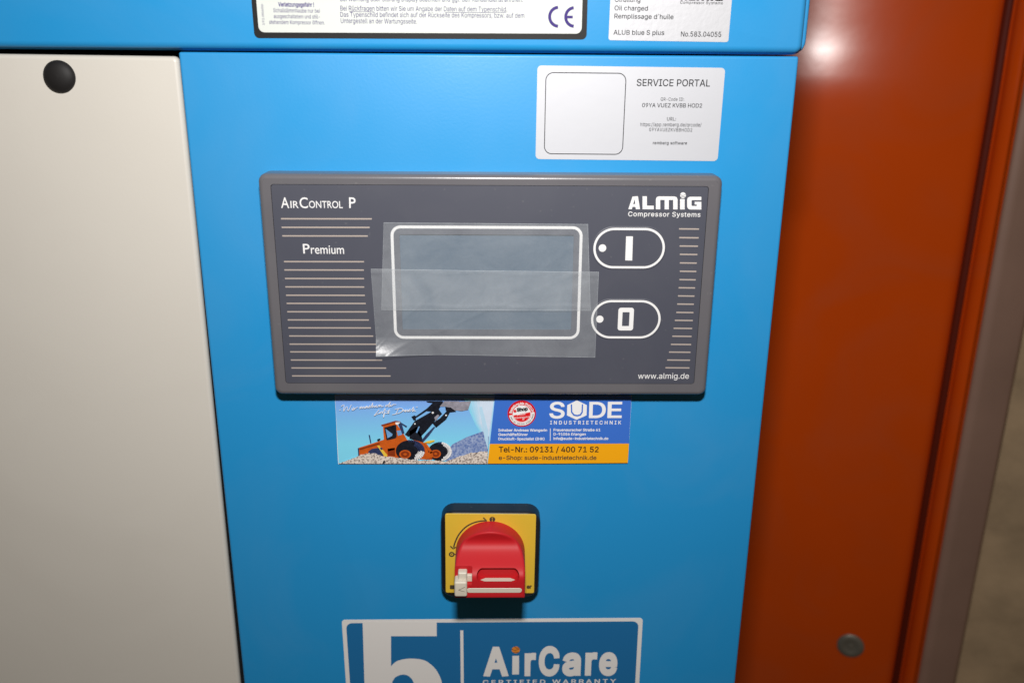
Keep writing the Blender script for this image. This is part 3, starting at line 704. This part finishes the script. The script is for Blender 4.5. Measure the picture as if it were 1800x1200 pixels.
strip('tape_strip', [(674.5, 391), (1033.5, 394), (1038, 546), (670.5, 544.5)], YF - 0.00075, False, 'upper clear tape strip covering the top of the grey display', 3)
strip('tape_strip', [(652, 472.5), (1052.5, 478), (1046, 628), (663, 621.5)], YF - 0.00035, True, 'lower clear tape strip with its bottom left corner curling off', 5)

# ------------------------------------------------------------------ main switch
ctr, w, h, ang = rect([(772.5, 889), (949.5, 890.5), (946, 1046), (776, 1045.5)], -0.004)
yc, yw, yh_, ya = rect([(782.6, 903), (942.4, 904.3), (938.7, 1041.4), (783.4, 1040.4)], -0.012)
b = MB(); b.loft(Vector((yc.x, (ctr.y + yc.y) / 2)), ya, yw + 0.0058, yw + 0.0052, 0.0082, edge(0.0026, -0.0117, 0.0, 6), BBLACK)
sw = b.build('main_switch', comp, 40, 'black square switch base')
SC = yc; yp = -0.0121
ZS = (750, 870, 1255 / 230)
b = MB(); b.loft(SC, ya, yw, yw, 0.0011, [(0, -0.0112), (0, yp + .0001), (.0001, yp)], YELLOW)
y = yp - LY
b.stroke([(258, 500), (277, 440), (312, 372), (370, 308), (440, 267), (510, 248), (562, 243)], 15, y, BROWNINK, ZS, smooth=6)
for s_ in ([(543, 214), (573, 243), (553, 274)], [(227, 487), (254, 513), (280, 497)]): b.stroke(s_, 14, y - LY, BROWNINK, ZS)
for cx_, cy_ in ((630, 231), (240, 566)):
    q_ = U(*zp(ZS, (cx_, cy_)), y); b.disc(q_, 0.0018, y, BROWNINK, 24)
b.stroke([(628, 250), (628, 275)], 12, y, BROWNINK, ZS); b.stroke([(262, 566), (290, 566)], 12, y, BROWNINK, ZS)
b.text('I', 625, 635, 248, 248, 34, y - LY, YELLOW, ZS); q_ = U(*zp(ZS, (240, 566)), y); b.disc(q_, 0.0009, y - LY, YELLOW, 18, 0.00045)
b.flat([rrect(U(*zp(ZS, (250, 880)), y), 0, 0.0036, 0.0030, 0.0006)], y, BROWNINK)
b.text('er', 958, 1008, 893, 893, 36, y, BROWNINK, ZS, bold=0.04)
b.build('switch_plate', sw, None, 'yellow plate with an arrow between off and on')
# handle: D outline, scooped front
HR = 0.0213; HC = Vector((SC.x, ZO - 0.1521)); zb = ZO - 0.1672; yb_ = -0.0385
def scoop(z):
    t = (HC.y + HR - z) / (HC.y + HR - zb)            # 0 at the top, 1 at the bottom
    pts = ((0.0, 0.0245), (0.06, 0.0240), (0.16, 0.0222), (0.26, 0.0224), (0.36, 0.0262), (0.46, 0.0328), (0.53, 0.0372), (0.58, 0.0385), (1.0, 0.0385))
    for (a, p), (c_, q_) in zip(pts, pts[1:]):
        if t <= c_:
            s = (t - a) / (c_ - a); return p + (q_ - p) * s
    return pts[-1][1]
def scoops(z): return sum(scoop(z + d * 0.0005) for d in range(-6, 7)) / 13
rows = []
zr = [HC.y + HR * math.cos(math.radians(t)) for t in range(3, 90, 3)]
k = 26; zr += [HC.y - (HC.y - zb) * i / k for i in range(0, k + 1)]
NC = 44; vs = []
for z in zr:
    wv = math.sqrt(max(HR ** 2 - max(z - HC.y, 0) ** 2, 1e-9))
    for i in range(NC + 1):
        u = math.sin(math.pi / 2 * (2 * i / NC - 1)); x = u * wv
        rr = math.hypot(x, max(z - HC.y, 0)); d = min(HR - rr, (z - zb) if z < HC.y else 1)
        e = 1.0 - min(max(d / 0.0014, 0), 1); hgt = scoops(z) - 0.0014 * (1 - math.sqrt(max(0, 1 - e * e)))
        dr = 1.0 - 0.02 * (hgt - 0.012) / 0.026
        vs.append((HC.x + x * dr, -hgt, z))
nr = len(zr); fs = []
for j in range(nr - 1):
    for i in range(NC): a_ = j * (NC + 1) + i; fs.append((a_, a_ + NC + 1, a_ + NC + 2, a_ + 1))
loop = [i for i in range(NC + 1)] + [j * (NC + 1) + NC for j in range(1, nr)] + [(nr - 1) * (NC + 1) + i for i in range(NC - 1, -1, -1)] + [j * (NC + 1) for j in range(nr - 2, 0, -1)]
o0 = len(vs)
for i in loop:
    x, y_, z = vs[i]; vs.append((HC.x + (x - HC.x) * 1.02, -0.0119, z if z < HC.y else HC.y + (z - HC.y) * 1.02))
nl = len(loop)
for i in range(nl): fs.append((loop[i], loop[(i + 1) % nl], o0 + (i + 1) % nl, o0 + i))
fs.append(tuple(o0 + i for i in range(nl)))
b = MB(); b.add(vs, fs, RED)
handle = b.build('handle', sw, None, 'red scooped rotary handle')
bm = bmesh.new(); bm.from_mesh(handle.data); bmesh.ops.recalc_face_normals(bm, faces=bm.faces); bm.to_mesh(handle.data); bm.free()
def cut(obj, loop, y0, y1):
    cb = MB(); cb.slab(loop, y0, y1, RED); cb.flat([loop], y0, RED); c_ = cb.build('cutter')
    bm = bmesh.new(); bm.from_mesh(c_.data); bmesh.ops.remove_doubles(bm, verts=bm.verts, dist=1e-6); bmesh.ops.recalc_face_normals(bm, faces=bm.faces); bm.to_mesh(c_.data); bm.free()
    md = obj.modifiers.new('cut', 'BOOLEAN'); md.operation = 'DIFFERENCE'; md.object = c_; md.solver = 'EXACT'
    bpy.context.view_layer.update(); dg = bpy.context.evaluated_depsgraph_get()
    me = bpy.data.meshes.new_from_object(obj.evaluated_get(dg)); obj.modifiers.clear(); obj.data = me
    cm = c_.data; bpy.data.objects.remove(c_); bpy.data.meshes.remove(cm)
sc_, sw_, sh_, sa_ = rect([zp(ZS, p) for p in ((478, 732), (890, 732), (890, 832), (478, 832))], -0.0385)
cut(handle, rrect(sc_, 0, sw_, sh_, sh_ / 2 * .96, 8), -0.0325, -0.05)
ic, iw, ih, ia = rect([zp(ZS, p) for p in ((380, 888), (917, 888), (917, 939), (380, 939))], -0.0385)
cut(handle, rrect(ic, 0, iw, ih, ih / 2 * .96, 8), -0.0376, -0.05)
nc, nw, nh, na = rect([zp(ZS, p) for p in ((255, 722), (437, 722), (437, 860), (255, 860))], -0.0385)
cut(handle, rrect(nc, 0, nw, nh, 0.0008, 3), -0.0335, -0.05)
handle.data.polygons.foreach_set('use_smooth', [True] * len(handle.data.polygons)); handle.data.set_sharp_from_angle(angle=math.radians(38))
# locking slide: ivory bar, head with a small arrow, stub, tongue seen through the slot
b = MB()
b.loft(ic, 0, iw - 0.0003, ih - 0.0003, ih / 2 * .9, [(0, -0.0374), (0, -0.0382), (.0003, -0.0385)], IVORY)
hc, hw, hh, ha_ = rect([zp(ZS, p) for p in ((264, 832), (388, 832), (388, 972), (268, 972))], -0.0405)
b.loft(hc, 0, hw, hh, 0.0012, edge(0.0010, -0.0408, -0.030, 4), IVORY)
hc2, hw2, hh2, _a = rect([zp(ZS, p) for p in ((300, 741), (388, 741), (388, 840), (300, 840))], -0.0375)
b.loft(hc2, 0, hw2, hh2, 0.0009, edge(0.0010, -0.0378, -0.030, 4), IVORY)
hc3, hw3, hh3, _a = rect([zp(ZS, p) for p in ((380, 764), (436, 764), (436, 828), (380, 828))], -0.0352)
b.loft(hc3, 0, hw3, hh3, 0.0004, edge(0.0005, -0.0354, -0.030, 3), IVORY)
zl = sc_.y - sh_ / 2 * .97 + 0.0002; xl0, xl1 = sc_.x - sw_ / 2 + 0.0022, sc_.x + sw_ / 2 - 0.0024
b.add([(xl0, -0.0366, zl), (xl0 + .0024, -0.0381, zl), (xl1 - .0024, -0.0381, zl), (xl1, -0.0366, zl), (xl1 - .003, -0.0345, zl), (xl0 + .003, -0.0345, zl)], [(0, 1, 2, 3, 4, 5)], IVORY)
for s_ in ([(368, 880), (305, 908)], [(305, 908), (365, 925)]): b.stroke(s_, 4, -0.0408 - LY, BROWNINK, ZS)
b.build('locking_slide', sw, 40, 'ivory locking slide')

# ------------------------------------------------------------------ orange upright, brown steel and concrete beside the cabinet
_PH = CAM + ray(1444, 108) * ((0.45 - CAM.y) / ray(1444, 108).y)
_hn = ((CAM - _PH).normalized() + (flo.location - _PH).normalized()).normalized()
AL = math.atan2(-_hn.x, -_hn.y); LEAN = _hn.z / math.hypot(_hn.x, _hn.y)
nrm = Vector((-math.sin(AL), -math.cos(AL), 0)); sd = Vector((math.cos(AL), -math.sin(AL), 0))
PO = Vector((*(U(1400, 300, 0.45).x, 0.45), 0))
def sx_of(px, py, off=0.0):
    q_ = UP(px, py, PO + nrm * off, nrm); return (q_ - PO).dot(sd), q_.z
ZH = sx_of(1444, 108)[1]; DW = 0.030
def glint_lean(z):                              # backward lean added to the shape at one height to place the flash glint
    return LEAN * DW * 0.8862 * (1 + math.erf((z - ZH) / DW))
def upright(name, prof, m, z0, z1, mats=None, nz=90):
    # prof: (s, off) points left to right, off = towards the viewer
    b = MB(); zs = [z0 + (z1 - z0) * i / nz for i in range(nz + 1)]
    n = len(prof); vs = []
    for z in zs:
        for s, o in prof:
            p = PO + sd * s + nrm * (o - glint_lean(z)); vs.append((p.x, p.y, z))
    for i in range(n - 1):
        mm = mats[i] if mats else m
        b.add([vs[j * n + q_] for j in range(nz + 1) for q_ in (i, i + 1)], [(2 * j, 2 * j + 1, 2 * j + 3, 2 * j + 2) for j in range(nz)], mm)
    o = b.build(name, None, 60)
    bm = bmesh.new(); bm.from_mesh(o.data); bmesh.ops.remove_doubles(bm, verts=bm.verts, dist=1e-5); bm.to_mesh(o.data); bm.free()
    return o
g0 = sx_of(1722, 300)[0]; g1 = sx_of(1743, 300)[0]; e1 = sx_of(1775, 300)[0]
def rnd_c(s0, o0, r, a0, a1, n=5): return [(s0 + r * math.sin(math.radians(a0 + (a1 - a0) * i / n)), o0 + r * math.cos(math.radians(a0 + (a1 - a0) * i / n))) for i in range(n + 1)]
R1 = 0.013
prof = [(-0.32, -0.03), (-0.32, 0.0), (-0.2, 0.0), (0.0, 0.0)] + rnd_c(g0 - R1, -R1, R1, 0, 80) + [(g0 + 0.001, -0.022)]
n1 = len(prof)
prof += [(g1 - 0.001, -0.022)] + rnd_c(g1 + R1, -R1, R1, -80, 0) + rnd_c(e1 - 0.004, -0.004, 0.004, 0, 90) + [(e1, -0.05)]
mats = [ORANGE] * (n1 - 1) + [GROOVE] + [ORANGE] * (len(prof) - n1)
up_ = upright('steel_upright', prof, ORANGE, 0.0, 2.2, mats)
tag(up_, 'glossy orange steel upright with a dark groove, right of the blue cabinet', 'steel upright')
# round bolt cap
qb = UP(1495, 1133, PO, nrm); rb = 0.0155
b = MB(); N = 32; vs = []; fs = []
prof2 = [(1.0, 0.0), (1.0, 0.002), (0.9, 0.0032), (0.55, 0.0034), (0.5, 0.0030), (0.22, 0.0030), (0.2, 0.0042), (0.0, 0.0044)]
for rr, oo in prof2:
    for i in range(N):
        t = 2 * math.pi * i / N; p = qb + sd * (rb * rr * math.cos(t)) + Vector((0, 0, rb * rr * math.sin(t))) + nrm * oo; vs.append(p)
for k_ in range(len(prof2) - 1):
    for i in range(N): fs.append((k_ * N + i, k_ * N + (i + 1) % N, (k_ + 1) * N + (i + 1) % N, (k_ + 1) * N + i))
b.add(vs, fs, ZINC); b.build('bolt_cap', up_, 40, 'dull grey round bolt cap')
# brown steel next to it
r0 = e1 + 0.0005; r1 = sx_of(1798, 600, -0.01)[0]
br_ = upright('steel_channel', [(r0, -0.10), (r0, -0.008), (r0 + 0.003, -0.006), (r1 - 0.030, -0.006), (r1 - 0.022, -0.012), (r1 - .004, -0.012), (r1, -0.016), (r1, -0.10)], RUST, 0.0, 2.2)
tag(br_, 'dusty brown steel channel between the orange upright and the concrete', 'steel channel')
# concrete wall with a chipped pale arris
w0 = r1 + 0.0005
b = MB()
def strip_wall(s0, s1, o0, o1, m):
    p = [PO + sd * s0 + nrm * o0, PO + sd * s1 + nrm * o1]
    zs = [2.4 * i / 60 for i in range(61)]; rr = random.Random(4); vs = []
    for z in zs:
        j_ = rr.uniform(-0.0012, 0.0012)
        vs += [(p[0].x + sd.x * j_, p[0].y + sd.y * j_, z), (p[1].x, p[1].y, z)]
    b.add(vs, [(2 * i, 2 * i + 1, 2 * i + 3, 2 * i + 2) for i in range(60)], m)
strip_wall(w0, w0 + 0.006, -0.05, -0.046, CHALK)
strip_wall(w0 + 0.006, 1.2, -0.046, -0.046, CONC)
strip_wall(w0, w0 + 0.0001, -0.2, -0.05, CONC)
cw = b.build('concrete_wall')
cw["kind"] = "thing"
tag(cw, 'rough grey brown concrete wall with pale chipped edge at far right', 'wall')
